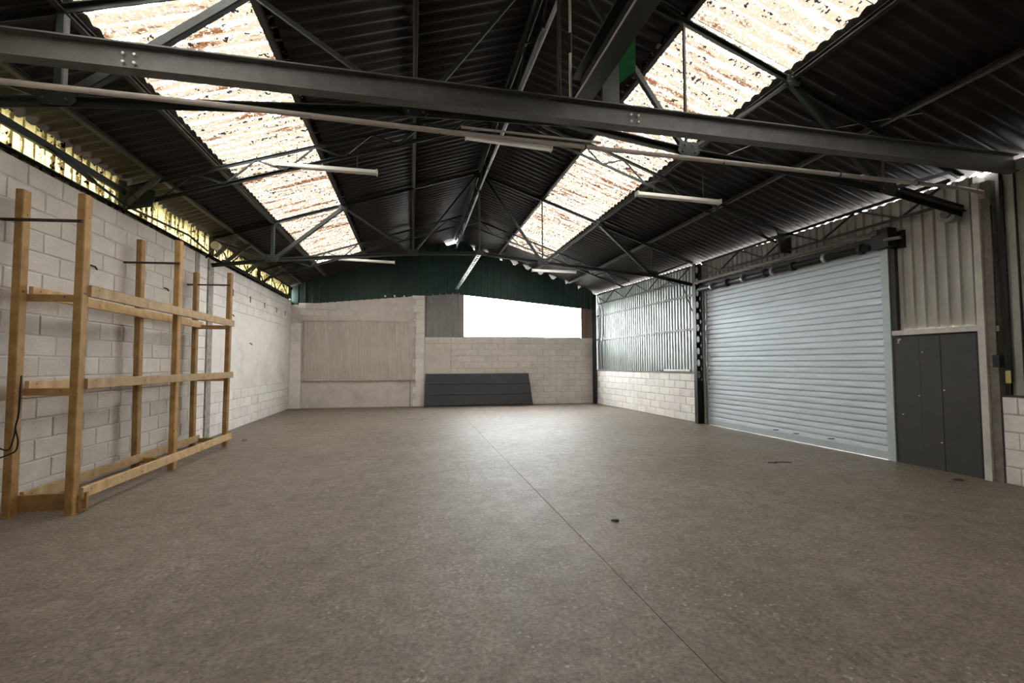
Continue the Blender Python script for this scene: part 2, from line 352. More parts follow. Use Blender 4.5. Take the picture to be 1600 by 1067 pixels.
# blocks: chamfered, a little uneven; shared meshes
def block_mesh(L, H, D, m, rng):
    c = .007; x, z = L / 2 - .006, H / 2 - .006
    j = lambda: rng.uniform(-.0035, .0035)
    v = []
    for (yy, cx) in ((D, 0), (c, 0), (0, c + .003)):
        for sx_, sz_ in ((-1, -1), (1, -1), (1, 1), (-1, 1)):
            v.append((sx_ * (x - cx) + j(), yy + (j() if yy == 0 else 0), sz_ * (z - cx) + j()))
    f = [(8, 9, 10, 11)]
    for a in (0, 4):
        for k in range(4): f.append((a + k, a + (k + 1) % 4, a + 4 + (k + 1) % 4, a + 4 + k))
    f.append((3, 2, 1, 0))
    return MB().add(v, f).mesh('block', m)
def block_set(L, H, m, n=5):
    r = random.Random(hash((round(L * 100), round(H * 100))) % 999)
    return [block_mesh(L, H, .05, m, r) for _ in range(n)]
def lay(seg, a0, a1, z0, z1, L, H, meshes, parent, t=-.008, skip=None, name='block', shift=0.0, cap=None):
    rng = random.Random(3); row = 0; z = z0; cnt = 0; left = []
    R0 = Matrix.Rotation(seg.ang, 4, 'Z')
    flip = seg.d.cross(Vector((0, 0, 1))).dot(seg.n) > 0   # block depth axis (+y) has to run outward
    while z + H * .6 < z1 + 1e-6:
        hz = min(H, z1 - z); a = a0 - (L / 2 if row % 2 else 0) - shift
        while a < a1 - .02:
            b0, b1 = max(a, a0), min(a + L, a1); a += L
            if b1 - b0 < .06: continue
            c = (b0 + b1) / 2
            if skip and skip(c, z + hz / 2): continue
            mw = Matrix.Translation(seg.pt(c, t + rng.uniform(-.003, .003), z + hz / 2)) @ R0
            if flip: mw = mw @ Matrix.Scale(-1, 4, Vector((0, 1, 0)))
            if seg.n.dot(mw.to_3x3() @ Vector((0, 1, 0))) < 0: mw = mw @ Matrix.Rotation(math.pi, 4, 'Z')
            mw = mw @ Matrix.Diagonal(((b1 - b0) / L, 1, hz / H, 1))
            left.append((c, mw))
        z += H; row += 1
    for c, mw in left:
        put(name, rng.choice(meshes), parent, mw); cnt += 1
    return cnt

# ------------------------------------------------------------------ the hall's main measures
RX, RZ, SL = 1.55, 6.20, .34
def roof(x): return RZ - SL * abs(x - RX)
XL = -4.15
WT = 3.76                                   # top of the left block wall
SEG_L = Seg((XL, -4.0), (XL, 17.4), (-1, 0))
SEG_A = Seg((7.28, 10.66), (6.97, 16.9), (1, 0))
SEG_B = Seg((7.43, 4.70), (7.29, 10.50), (1, 0))
SEG_D = Seg((7.48, -4.0), (7.43, 4.46), (1, 0))
SEG_K = Seg((-4.15, 17.38), (7.0, 16.88), (0, 1))
def camber(x): return 4.16 - .095 * abs(x - RX)   # line where the green gable sheets stop

# ------------------------------------------------------------------ floor
fl = struct('floor')
MB().box((1.7, 6.7, -.13), (12.6, 22, .2)).obj('joint_bed', M['filler'], fl)
for x0, x1, y0, y1 in ((-4.4, 1.487, -4.1, 17.7), (1.493, 7.8, -4.1, 17.7)):
    MB().poly([(x0, y0, -.04), (x1, y0, -.04), (x1, y1, -.04), (x0, y1, -.04)], (0, 0, .04)).obj('slab', M['floor'], fl)
tag(MB().box((1.5, 6, -.34), (90, 90, .2)).obj('ground', M['yard']), kind='structure')

# ------------------------------------------------------------------ left wall
wl = struct('wall_left')
mb = MB(); SEG_L.slab(mb, 0, 21.4, 0, WT, .0, .22); mb.obj('mortar_bed', M['mortar'], wl)
bl = block_set(.52, .235, M['block'])
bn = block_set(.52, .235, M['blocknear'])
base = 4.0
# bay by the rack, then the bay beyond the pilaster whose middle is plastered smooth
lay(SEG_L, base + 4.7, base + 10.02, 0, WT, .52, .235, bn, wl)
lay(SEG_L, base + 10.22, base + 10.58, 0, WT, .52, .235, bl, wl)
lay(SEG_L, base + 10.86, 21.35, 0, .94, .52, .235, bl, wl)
lay(SEG_L, base + 10.86, 21.35, 2.82, WT, .52, .235, bl, wl)
mb = MB(); SEG_L.slab(mb, base + 10.86, 21.35, .945, 2.815, -.012, .01); mb.obj('plaster_field', M['plaster'], wl)
mb = MB(); SEG_L.slab(mb, base + 10.6, base + 10.84, 0, WT - .02, -.03, .01); mb.obj('pilaster', M['concrete'], wl)
mb = MB(); SEG_L.slab(mb, base + 10.04, base + 10.2, .1, WT - .02, -.012, .01); mb.obj('recess_strip', M['greypost'], wl)
mb = MB()
R = random.Random(5); row = 0
z = 0
while z < WT - .01:                         # behind the photographer the courses are joined into one
    a = 0.0 - (.26 if row % 2 else 0)
    while a < base + 4.7 - .02:
        b0, b1 = max(a, 0), min(a + .52, base + 4.7); a += .52
        if b1 - b0 > .1: SEG_L.slab(mb, b0 + .006, b1 - .006, z + .006, min(z + .229, WT), -.008, .03)
    z += .235; row += 1
tag(mb.obj('block_courses', M['block'], wl), kind='stuff')
# green steel angle lying along the wall head
MB().extrude(L_prof(.10, .07, .012), (XL - .02, -4, WT + .035), (XL - .02, 17.2, WT + .035)).obj('wall_plate', M['gsteel'], wl)
# dark slots in the upper courses of the far bay and rusty fixings
for y, zz in ((12.0, 3.24), (13.2, 3.24), (14.4, 3.24), (15.6, 3.24), (16.6, 3.24)):
    MB().box((XL - .002, y, zz), (.03, .05, .16)).obj('slot', M['black'], wl)
for y, zz in ((7.05, 2.86), (8.9, 2.86), (11.6, 2.78), (11.9, 2.72), (13.2, 2.1)):
    MB().tube([(XL + .0, y, zz), (XL - .0 + .05, y + .03, zz - .02), (XL + .055, y + .06, zz - .05)], .012, 6).obj('iron_hook', M['rusty'], wl)

# clerestory of yellowed translucent sheets above the left wall
cl = struct('window_2')
for j in range(20):
    a0 = j * 1.06; a1 = min(21.3, a0 + 1.08)
    SEG_L.sheet(a0, a1, WT + .02, 4.33, .06 - .006 * (j % 2), .152, .035, SINE, .0015).obj('pane', M['clere'], cl)
for y in (-1.6, 1.5, 4.55, 7.65, 10.7, 13.8, 17.1):
    MB().bar((XL + .02, y, WT + .06), (XL + .02, y, 4.22), .08, .06, (0, 1, 0)).obj('mullion', M['gsteel'], cl)

# ------------------------------------------------------------------ back wall
wb = struct('wall_back')
def ks(x): return (x + 4.15) / 11.15 * SEG_K.L       # X to distance along the back wall
def kx(s): return -4.15 + 11.15 * s / SEG_K.L
mb = MB(); mb.poly([SEG_K.pt(ks(x), 0, z) for x, z in ((-4.15, 0), (.46, 0), (.46, camber(.46)), (-4.15, camber(-4.15)))], SEG_K.n * .22); mb.obj('plaster_wall', M['plaster_dull'], wb)
mb = MB(); SEG_K.slab(mb, ks(.46), SEG_K.L, 0, 2.52, 0, .22); mb.obj('mortar_bed', M['mortar'], wb)
bk = block_set(.5, .229, M['blockdull'])
lay(SEG_K, ks(1.42), SEG_K.L - .02, 0, 2.52, .5, .229, bk, wb)
mb = MB(); SEG_K.slab(mb, ks(.47), ks(1.40), .01, 2.28, -.012, .01); mb.obj('plaster_field', M['plaster_dull'], wb)
lay(SEG_K, ks(.47), ks(1.41), 2.29, 2.52, .5, .229, bk, wb)
lay(SEG_K, ks(-3.9), ks(-1.9), 3.24, 3.70, .5, .229, bk, wb)
# quoined pilaster and the stub pier in the left corner
R = random.Random(9); z = 0.0; k = 0
while z < camber(.25) - .1:
    h = R.uniform(.2, .3); w = .3 if k % 2 else .4
    mb = MB(); SEG_K.slab(mb, ks(.45 - w), ks(.45), z + .005, min(z + h - .005, camber(.25)), -.07, .01); mb.obj('quoin', M['block'], wb); z += h; k += 1
z = 0.0
for h in (.93, .72, .70, .62):
    mb = MB(); SEG_K.slab(mb, ks(-4.12), ks(-3.76), z + .004, z + h - .006, -.16, .0); mb.obj('pier_block', M['plaster'], wb); z += h
# green gable sheeting from the camber line up to the roof
edges = [-4.3, -3.4, -2.65, -1.9, -1.15, -.4, .35, 1.1, 1.55, 2.3, 3.05, 3.8, 4.55, 5.3, 6.05, 6.95]
for i, (x0, x1) in enumerate(zip(edges, edges[1:])):
    gap = lambda x: (.13 if (x > 1.9 and (x * 1.9) % 1.0 < .35) else .15 if 1.25 < x < 1.6 else -.06)
    SEG_K.sheet(ks(x0) + .004, ks(x1) + .012, lambda s: camber(kx(s)) - .02, lambda s, g=gap: roof(kx(s)) - g(kx(s)), .02 - .005 * (i % 2), .25, .022, MINI, .003).obj('gable_sheet', M['green'], wb)
for i in range(6):
    x0 = .44 + i * .242
    SEG_K.sheet(ks(x0), ks(x0 + .25), 2.50, lambda s: camber(kx(s)) + .03, .03, .236, .02, MINI, .003).obj('cladding_sheet', M['cladgrey'], wb)
SEG_K.sheet(ks(6.43), ks(6.72), 2.52, lambda s: camber(kx(s)) + .03, .03, .236, .02, MINI, .003).obj('cladding_sheet', M['cladrust'], wb)
SEG_K.sheet(ks(6.72), ks(7.0), 2.52, lambda s: camber(kx(s)) + .03, .03, .236, .02, MINI, .003).obj('cladding_sheet', M['cladgrey'], wb)
MB().bar(SEG_K.pt(ks(-.05), -.02, 0), SEG_K.pt(ks(-.05), -.02, 3.1), .03, .03).obj('corner_strip', M['greypost'], wb)
for i, x in enumerate((-.95, -.62, -.28, .04, .3)):
    MB().tube([SEG_K.pt(ks(x), -.09, 3.98 + .03 * (i % 2)), SEG_K.pt(ks(x), -.05, 4.0), SEG_K.pt(ks(x), .0, 4.0)], .035, 8).obj('white_stub', M['white'], wb)  # row of short white stubs that read as bright dots

w1 = struct('window_1')
MB().poly([SEG_K.pt(ks(x), .10, z) for x, z in ((1.9, 2.53), (6.42, 2.53), (6.42, camber(6.42)), (1.9, camber(1.9)))], SEG_K.n * .004).obj('pane', M['glass'], w1)
for (x0, z0), (x1, z1) in (((1.88, 2.54), (6.44, 2.54)), ((1.89, 2.53), (1.89, camber(1.89))), ((6.43, 2.53), (6.43, camber(6.43))), ((1.88, camber(1.88)), (6.44, camber(6.44)))):
    MB().bar(SEG_K.pt(ks(x0), .1, z0), SEG_K.pt(ks(x1), .1, z1), .03, .03).obj('window_frame', M['dsteel'], w1)

# ------------------------------------------------------------------ right wall
wr = struct('wall_right')
mb = MB(); SEG_A.slab(mb, .06, SEG_A.L + .02, 0, 1.27, 0, .2); mb.obj('mortar_bed', M['mortar'], wr)
br = block_set(.5, .2117, M['block'])
lay(SEG_A, .06, SEG_A.L, 0, 1.27, .5, .2117, br, wr)
mb = MB(); SEG_A.slab(mb, .04, SEG_A.L, 1.272, 1.30, -.03, .22); mb.obj('ledge', M['greypost'], wr)
n = 8
for j in range(n):
    a0 = .04 + j * (SEG_A.L - .04) / n; a1 = .04 + (j + 1) * (SEG_A.L - .04) / n + .03
    SEG_A.sheet(a0, min(a1, SEG_A.L + .05), 1.30, lambda s: roof(SEG_A.pt(s, .12, 0).x) - .055, (.14 - .004 * (j % 2)), .135, .05, TRAP).obj('cladding_sheet', M['clad'], wr)
for zz in (2.45, 3.36):
    MB().extrude(L_prof(.06, .06, .008), SEG_A.pt(.1, .075, zz), SEG_A.pt(SEG_A.L - .1, .075, zz)).obj('girt', M['cladgrey'], wr)
for j in range(5):                          # above the shutter
    a0 = 1.14 + j * .94; a1 = min(a0 + .96, SEG_B.L + .1)
    SEG_B.sheet(a0, a1, 3.40, lambda s: roof(SEG_B.pt(s, .12, 0).x) - .055, .14 - .004 * (j % 2), .152, .032, TRAP).obj('cladding_sheet', M['cladbeige'], wr)
SEG_B.sheet(-.02, 1.24, 2.02, lambda s: roof(SEG_B.pt(s, .12, 0).x) - .055, .12, .152, .032, TRAP).obj('cladding_sheet', M['cladbeige'], wr)
mb = MB(); SEG_D.slab(mb, 0, SEG_D.L + .02, 0, 1.10, 0, .2); mb.obj('mortar_bed', M['mortar'], wr)
bd = block_set(.5, .22, M['block'])
lay(SEG_D, SEG_D.L - 3.0, SEG_D.L + .02, 0, 1.10, .5, .22, bd, wr, shift=.13)
for j in range(8):
    a0 = j * 1.05; SEG_D.sheet(a0, min(a0 + 1.08, SEG_D.L - .02), 1.10, lambda s: roof(SEG_D.pt(s, .1, 0).x) - .03, .11, .24, .04, TRAP).obj('cladding_sheet', M['cladbeige'], wr)
mb = MB(); SEG_D.slab(mb, 0, SEG_D.L, 1.102, 1.125, .0, .3); mb.obj('ledge', M['rusty'], wr)
wf = struct('wall_front')
MB().poly([(-4.4, -3.8, 0), (7.7, -3.8, 0), (7.7, -3.8, 4.1), (RX, -3.8, 6.18), (-4.4, -3.8, 4.18)], (0, -.2, 0)).obj('plaster_wall', M['plaster_dull'], wf)

# ------------------------------------------------------------------ ceiling: corrugated roof sheets
ce = struct('ceiling')
WV, AMP, MODL = .177, .034, 6 * .177
def roof_sheet(x0, x1, m, thick, lift=0.0, x1b=None):
    v = []; n = 49
    for k in range(2 if thick else 1):
        for i in range(n):
            y = i * MODL / (n - 1) * 1.008; w = AMP * (1.35 * abs(math.sin(math.pi * (i + .5) / 8)) - .55)
            for x in (x0, x1 + ((x1b - x1) * i / (n - 1) if x1b else 0)): v.append((x, y, roof(x) + w + lift + k * thick))
    f = []
    for i in range(n - 1):
        a = 2 * i; f.append((a, a + 1, a + 3, a + 2))
        if thick:
            b = 2 * n + a; f.append((b, b + 2, b + 3, b + 1)); f.append((a, a + 2, b + 2, b)); f.append((a + 1, b + 1, b + 3, a + 3))
    if thick:
        f.append((0, 2 * n, 2 * n + 1, 1)); a = 2 * n - 2; f.append((a, a + 1, 2 * n + a + 1, 2 * n + a))
    return MB().add(v, f).mesh('roof_sheet', m, smooth=True)
def eave(y): return 7.60 if y < 4.7 else (7.43 - .0241 * (y - 4.7) + .20 if y < 10.64 else 7.285 - .0497 * (y - 10.64) + .20)
strips = [(RX - .05, -.06, 0, .010), (.0, -1.57, 0, .004), (-1.45, -3.00, 1, .0), (-2.90, -4.36, 0, -.006),
          (RX + .05, 3.20, 0, .004), (3.10, 4.65, 1, .0), (4.55, 6.12, 0, -.006), (6.02, 7.62, 0, -.012)]
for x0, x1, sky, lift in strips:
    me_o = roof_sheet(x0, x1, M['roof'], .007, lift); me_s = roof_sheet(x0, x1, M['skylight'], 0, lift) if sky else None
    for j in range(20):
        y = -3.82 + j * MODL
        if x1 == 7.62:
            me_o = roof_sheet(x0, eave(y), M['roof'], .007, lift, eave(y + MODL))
        lit = sky and (3 if x0 > RX else 5) <= j <= 17  # near ends, out of view, set by how much daylight they let in
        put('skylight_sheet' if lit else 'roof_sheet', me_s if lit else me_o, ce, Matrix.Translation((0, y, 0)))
cap = MB(); cap.add([(RX + dx, y, RZ + dz) for y in (0, MODL + .02) for dx, dz in ((-.3, -.045), (0, .055), (.3, -.045), (-.3, -.06), (0, .04), (.3, -.06))],
                    [(0, 1, 7, 6), (1, 2, 8, 7), (4, 3, 9, 10), (5, 4, 10, 11), (3, 0, 6, 9), (2, 5, 11, 8), (0, 3, 4, 1), (1, 4, 5, 2), (6, 7, 10, 9), (7, 8, 11, 10)])
cm = cap.mesh('ridge_piece', M['ridge'])
for j in range(20): put('ridge_piece', cm, ce, Matrix.Translation((0, -3.82 + j * MODL, 0)))

MB().poly([(7.33, 10.34, 0), (7.33, 10.80, 0), (7.33, 10.80, 4.1), (7.33, 10.34, 4.1)], (.02, 0, 0)).obj('closing_plate', M['cladgrey'], wr)
# ------------------------------------------------------------------ door_1: roller shutter
d1 = struct('door_1')
SP, SN = .1135, 29
prof = [(.018, 0), (-.012, .001), (-.0165, .012), (-.018, .05), (-.0165, .085), (-.012, .096), (.018, .0965), (.022, .099), (.022, .1175), (.027, .1175), (.027, .006)]
A0, A1 = 1.24, 5.66
mb = MB(); n = len(prof)
vs = [SEG_B.pt(a, t, z) for a in (A0, A1) for t, z in prof]
mb.add(vs, [(i, (i + 1) % n, n + (i + 1) % n, n + i) for i in range(n)] + [tuple(range(n)), tuple(range(2 * n - 1, n - 1, -1))])
sm = mb.mesh('slat', M['slat'])
for k in range(SN): put('slat', sm, d1, Matrix.Translation(SEG_B.n * (.05 + random.uniform(-.0012, .0012)) + Vector((0, 0, .11 + k * SP))))
mb = MB(); SEG_B.slab(mb, A0, A1, .016, .128, .026, .09); mb.obj('bottom_rail', M['guide'], d1)
mb = MB(); SEG_B.slab(mb, A0 + .02, A1 - .02, .004, .022, .03, .036); mb.obj('bottom_strip', M['white'], d1)  # thin white strip along the foot of the shutter
for a in (A0 - .045, A1 + .045):
    mb = MB(); SEG_B.slab(mb, a - .06, a + .06, .0, 3.36, .0, .10); mb.obj('side_guide', M['guide'], d1)
MB().tube([SEG_B.pt(A0 + .1, -.12, 3.42), SEG_B.pt(A1 + .1, -.12, 3.42)], .05, 14).obj('barrel', M['dsteel'], d1, True)
MB().tube([SEG_B.pt(A0 - .1, -.2, 3.60), SEG_B.pt(A1 + .15, -.2, 3.60)], .035, 10).obj('drive_pipe', M['greypost'], d1, True)
mb = MB(); SEG_B.slab(mb, A0 - .3, A1 + .2, 3.34, 3.62, .085, .13); mb.obj('head_plate', M['dsteel'], d1)
MB().extrude(L_prof(.09, .09, .01), SEG_B.pt(A0 - .1, -.02, 3.52), SEG_B.pt(A1 + .1, -.02, 3.52)).obj('head_rail', M['dsteel'], d1)
for i, f in enumerate((.05, .2, .36, .47, .52, .66, .78, .9)):
    a = A0 + (A1 - A0) * f
    MB().tube([SEG_B.pt(a - .03, -.12, 3.42), SEG_B.pt(a + .03, -.12, 3.42)], .088, 14).obj('drum_wheel', M['zinc'] if i % 2 else M['dsteel'], d1)
mb = MB(); SEG_B.slab(mb, A0 - .24, A0 + .03, 3.36, 3.66, -.16, .02); mb.obj('motor_housing', M['dsteel'], d1)
MB().tube([SEG_B.pt(A0 - .17, -.15, 3.47), SEG_B.pt(A0 - .42, -.15, 3.45)], .025, 8).obj('motor_lever', M['greypost'], d1)
mb = MB(); SEG_B.slab(mb, A0 - .19, A0 - .11, .0, 3.34, .02, .12); mb.obj('side_plate', M['darkpanel'], d1)
for a, zz in ((2.2, .19), (2.95, .17), (3.45, .17)):
    MB().tube([SEG_B.pt(a, .01, zz), SEG_B.pt(a, -.03, zz), SEG_B.pt(a + .08, -.03, zz - .01), SEG_B.pt(a + .08, .02, zz - .01)], .009, 6).obj('slat_handle', M['dsteel'], d1)

# door_2: low charcoal side door of three boards
d2 = struct('door_2')
for i, (a0, a1, bolts) in enumerate(((.74, 1.09, ((1.0, .75), (.76, 1.05))), (.46, .735, ((.69, 1.7), (.49, .4))), (.03, .455, ((.43, 1.15),)))):
    mb = MB(); SEG_B.slab(mb, a0 + .003, a1, .0, 1.94, .0 + .008 * (i == 0), .05); bd_ = mb.obj('door_board', M['darkpanel'], d2)
    for a, zz in bolts: MB().tube([SEG_B.pt(a, .012, zz), SEG_B.pt(a, -.008, zz)], .011, 6).obj('bolt', M['zinc'], bd_)
mb = MB(); SEG_B.slab(mb, -.02, 1.12, .0, 1.96, .052, .07); mb.obj('door_backing', M['black'], d2)  # black sheet added so no daylight shows through the board seams
mb = MB(); SEG_B.slab(mb, -.01, .028, .0, 1.965, -.01, .06); mb.obj('door_jamb', M['black'], d2)
mb = MB(); SEG_B.slab(mb, .03, 1.06, 1.942, 1.965, -.005, .06); mb.obj('door_head', M['black'], d2)
MB().tube([SEG_B.pt(1.0, -.0, 1.9), SEG_B.pt(1.0, -.03, 1.89), SEG_B.pt(1.005, -.035, 1.84)], .018, 6).obj('bracket', M['white'], d2)
mb = MB(); SEG_B.slab(mb, -.02, 1.10, 1.967, 2.04, -.03, .09); tag(mb.obj('trim_1', M['offwhite']), kind='structure')
t2 = struct('trim_2')
mb = MB(); SEG_B.slab(mb, -.10, -.02, .0, 3.95, -.05, .1); mb.obj('post_face', M['offwhite'], t2)
mb = MB(); mb.poly([(7.40, 4.66, 0), (7.66, 4.66, 0), (7.66, 4.66, 4.06), (7.40, 4.66, 4.06)], (0, .03, 0)); mb.obj('closing_plate', M['greypost'], t2)
mb = MB(); mb.poly([(7.62, 4.30, 0), (7.62, 4.70, 0), (7.62, 4.70, 4.1), (7.62, 4.30, 4.1)], (.02, 0, 0)); mb.obj('closing_plate', M['cladbeige'], t2)
mb = MB(); SEG_B.slab(mb, -.20, -.102, .0, 3.95, -.01, .1); mb.obj('post_return', M['greypost'], t2)

# ------------------------------------------------------------------ steel members
def member(name, m, parent, p, q, w, h=None, upv=(0, 1, 0)):
    return MB().bar(p, q, w, h or w, upv).obj(name, m, parent)
def angle(name, m, parent, p, q, w, upv=(0, 0, 1)):
    return MB().extrude(L_prof(w, w, w * .16), p, q, upv).obj(name, m, parent)
def gusset(parent, x, y, z, w, h, m=None):
    c = min(w, h) * .3
    pts = [(x - w / 2, y - .006, z - h / 2 + c), (x - w / 2 + c, y - .006, z - h / 2), (x + w / 2 - c, y - .006, z - h / 2), (x + w / 2, y - .006, z - h / 2 + c), (x + w / 2 - c * .6, y - .006, z + h / 2), (x - w / 2 + c * .6, y - .006, z + h / 2)]
    return MB().poly(pts, (0, .012, 0)).obj('gusset_plate', m or M['gsteel'], parent)

def full_truss(Y0, label, xr, skew=0.0):
    Y = Y0; yy = lambda x: Y0 + skew * (x - RX)
    t = thing('roof_truss', label, 'truss', (RX, Y, 3.6), 'cambered roof trusses')
    low = [(-4.12, 3.62), (-2.95, 3.78), (.02, 4.07), (RX, 4.15), (3.10, 3.99), (6.03, 3.79), (xr, 3.58)]
    top = lambda x: roof(x) - .125
    P = lambda x, z: (x, yy(x), z)
    for a, b in zip(low, low[1:]): MB().extrude(T_prof(.11, .075, .012), P(*a), P(*b)).obj('bottom_chord', M['gsteel'], t)
    MB().extrude(T_prof(.10, .06, .012), P(-4.2, top(-4.2) + .05), P(RX, top(RX) + .05)).obj('top_chord', M['gsteel'], t)
    MB().extrude(T_prof(.10, .06, .012), P(RX, top(RX)), P(xr, top(xr))).obj('top_chord', M['gsteel'], t)
    for x, z, w in ((-2.95, 3.78, .07), (.02, 4.07, .03), (RX, 4.15, .035), (3.10, 3.99, .03), (6.03, 3.79, .03)):
        member('web_post', M['gsteel'] if w > .05 else M['purlin'], t, P(x, z), P(x, top(x)), w)
    for (x0, z0), x1, w in (((-2.95, 3.78), -4.1, .05), ((-2.95, 3.78), -1.51, .085), ((.02, 4.07), -1.51, .045), ((.02, 4.07), 1.48, .045),
                            ((3.10, 3.99), 1.62, .065), ((3.10, 3.99), 4.60, .04), ((6.03, 3.79), 4.60, .085), ((6.03, 3.79), min(7.2, xr - .1), .05)):
        member('web_diagonal', M['gsteel'], t, P(x0, z0), P(x1, top(x1)), w, w * .8)
    for x, z, w, h in ((-2.95, 3.82, .30, .16), (.02, 4.08, .26, .15), (3.10, 4.01, .28, .17), (6.03, 3.82, .30, .16), (-1.51, top(-1.51), .22, .12), (4.6, top(4.6), .22, .14), (RX, top(RX) - .04, .3, .18), (RX, 4.16, .22, .12)):
        gp = gusset(t, x, yy(x) - .05, z, w, h)
        for dx, dz in ((-.28, -.2), (.28, -.2), (-.18, .22), (.18, .22)): MB().tube([(x + dx * w, yy(x) - .056, z + dz * h), (x + dx * w, yy(x) - .07, z + dz * h)], .011, 6).obj('bolt', M['beam'], gp)
    return t
full_truss(4.66, 'dark green steel truss standing close behind the heavy grey tie beam', 7.38, .022)
full_truss(10.72, 'dark green steel truss meeting the perforated column beside the shutter', 7.2)

def lattice(name, label, cat, P, Q, dz, n, group, m=None, wc=.05, ww=.026, first=0):
    """two chords dz apart with a zigzag between, from P to Q (bottom of the top chord)"""
    m = m or M['gsteel']; P = Vector(P); Q = Vector(Q); t = thing(name, label, cat, P, group); dn = Vector((0, 0, -dz))
    d = (Q - P)
    MB().extrude(T_prof(wc, wc, wc * .2), P, Q).obj('top_chord', m, t)
    MB().extrude(L_prof(wc, wc, wc * .2), P + d * .04 + dn, Q - d * .04 + dn).obj('bottom_chord', m, t)
    for k in range(n):
        f0, f1 = k / n, (k + 1) / n
        a, b = (P + d * f0, P + d * f1 + dn) if (k + first) % 2 == 0 else (P + d * f0 + dn, P + d * f1)
        a = a + d * .0; member('web_diagonal', m, t, a, b, ww)
    return t
for Y, far in ((7.7, 0), (13.8, 1)):
    where = ('in the bay between the two trusses', 'in the far bay before the green gable')[far]
    lattice('lattice_rafter', 'slim lattice rafter crossing the left skylight ' + where, 'rafter', (-4.1, Y, roof(-4.1) - .15), (RX - .08, Y, roof(RX - .08) - .15), .27, 13, 'lattice rafters')
    lattice('lattice_rafter', 'slim lattice rafter crossing the right skylight ' + where, 'rafter', (7.25 - .3 * far, Y, roof(7.25 - .3 * far) - .15), (RX + .08, Y, roof(RX + .08) - .15), .27, 13, 'lattice rafters')

def purlin(x, label, drop=.056, y0=-3.9, y1=16.9):
    o = MB().extrude(I_prof(.065, .06, .008, .008), (x, y0, roof(x) - drop), (x, y1, roof(x) - drop)).obj('purlin', M['purlin'])
    return tag(o, label, 'purlin', 'roof purlins')
purlin(.02, 'steel purlin midway between the ridge and the left skylight')
purlin(-1.53, 'steel purlin on the ridge side edge of the left skylight')
purlin(-2.96, 'steel purlin on the wall side edge of the left skylight')
purlin(-3.72, 'steel purlin between the left skylight and the yellow clerestory')
purlin(3.14, 'steel purlin on the ridge side edge of the right skylight')
purlin(4.62, 'steel purlin on the wall side edge of the right skylight')
purlin(5.95, 'steel purlin between the right skylight and the shutter wall')
rg = lattice('ridge_girder', 'dark lattice girder hanging along the whole roof ridge', 'girder', (RX, 4.8, RZ - .12), (RX, 16.8, RZ - .12), .42, 18, None, wc=.06, ww=.025)
MB().tube([(RX + .07, 4.2, 5.70), (RX + .07, 9.0, 5.82), (RX + .03, 16.7, 5.95)], .028, 8).obj('ridge_conduit', M['zinc'], None, True)
tag(bpy.data.objects['ridge_conduit'], 'bright galvanised conduit running lengthwise just under the ridge', 'conduit')
tray = thing('cable_tray', 'bright perforated cable tray reaching from the far truss to the gable', 'cable tray', (RX + .06, 10.75, 4.24))
for dx in (-.045, .045): MB().bar((RX + .06 + dx, 10.75, 4.24), (RX + .06 + dx, 16.95, 4.30), .012, .05).obj('tray_side', M['zinc'], tray)
for k in range(30):
    y = 10.85 + k * .205; MB().box((RX + .06, y, 4.225 + .06 * (y - 10.75) / 6.2), (.09, .05 + .05 * (k % 3 == 0), .006)).obj('tray_rung', M['zinc'], tray)

# lattice girders along the eaves
lattice('eave_girder', 'dark green lattice girder zigzagging along the far end of the left clerestory', 'girder', (XL + .12, 10.8, 4.14), (XL + .12, 17.0, 4.14), .34, 10, 'eave girders')
g2 = thing('eave_rail', 'green steel rail along the near yellow clerestory above the rack', 'rail', (XL + .1, 3.0, 4.02), None)
MB().bar((XL + .1, 3.0, 4.02), (XL + .1, 7.55, 4.02), .05, .09).obj('rail', M['gsteel'], g2)
member('brace', M['gsteel'], g2, (XL + .11, 6.05, 4.0), (XL + .11, 7.6, WT + .08), .03)
member('stub', M['gsteel'], g2, (XL + .1, 6.6, 3.97), (XL + .1, 6.9, 3.92), .05)
member('brace', M['gsteel'], g2, (XL + .11, 7.7, WT + .08), (XL + .11, 9.5, 3.93), .03)
member('brace', M['gsteel'], g2, (XL + .11, 9.5, 3.93), (XL + .11, 10.3, WT + .07), .03)
for i, (y, y2) in enumerate(((7.62, 7.62), (10.8, 10.8), (11.35, 11.55), (12.6, 12.8), (14.0, 14.2))):
    w = ('beside the dark bolted bracket plate', 'over the wall pilaster', 'just beyond the wall pilaster', 'two bays before the gable along the clerestory', 'nearest the green gable along the clerestory')[i]
    tag(MB().bar((XL + .06, y, WT + .07), (-3.66, y2, roof(-3.66) - .13), .075, .05, (0, 1, 0)).obj('knee_strut', M['beam']), 'steel knee strut to the purlin ' + w, 'strut', 'knee struts on the left wall')
pl = thing('bracket_plate', 'dark bolted bracket with curled straps under the left roof edge', 'bracket', (XL + .16, 7.65, 3.85))
mb = MB(); mb.poly([(XL + .05, 7.62, 3.78), (XL + .42, 7.62, 3.86), (XL + .46, 7.62, 4.1), (XL + .05, 7.62, 4.15)], (0, .012, 0)); mb.obj('plate', M['gsteel'], pl)
MB().tube([(XL + .2 + .08 * math.cos(a), 7.5, 3.9 + .08 * math.sin(a)) for a in [k * .5 for k in range(11)]], .012, 6).obj('strap', M['rusty'], pl)
MB().bar((XL + .1, 7.55, 3.80), (XL + .12, 7.55, 4.05), .03, .03, (0, 1, 0)).obj('strap', M['dsteel'], pl)
lattice('eave_girder', 'dark lattice girder zigzagging along the top of the bright ribbed cladding', 'girder', SEG_A.pt(.25, -.02, 4.10), SEG_A.pt(SEG_A.L - .3, -.02, 4.16), .36, 8, 'eave girders', M['dsteel'], .045, .03)
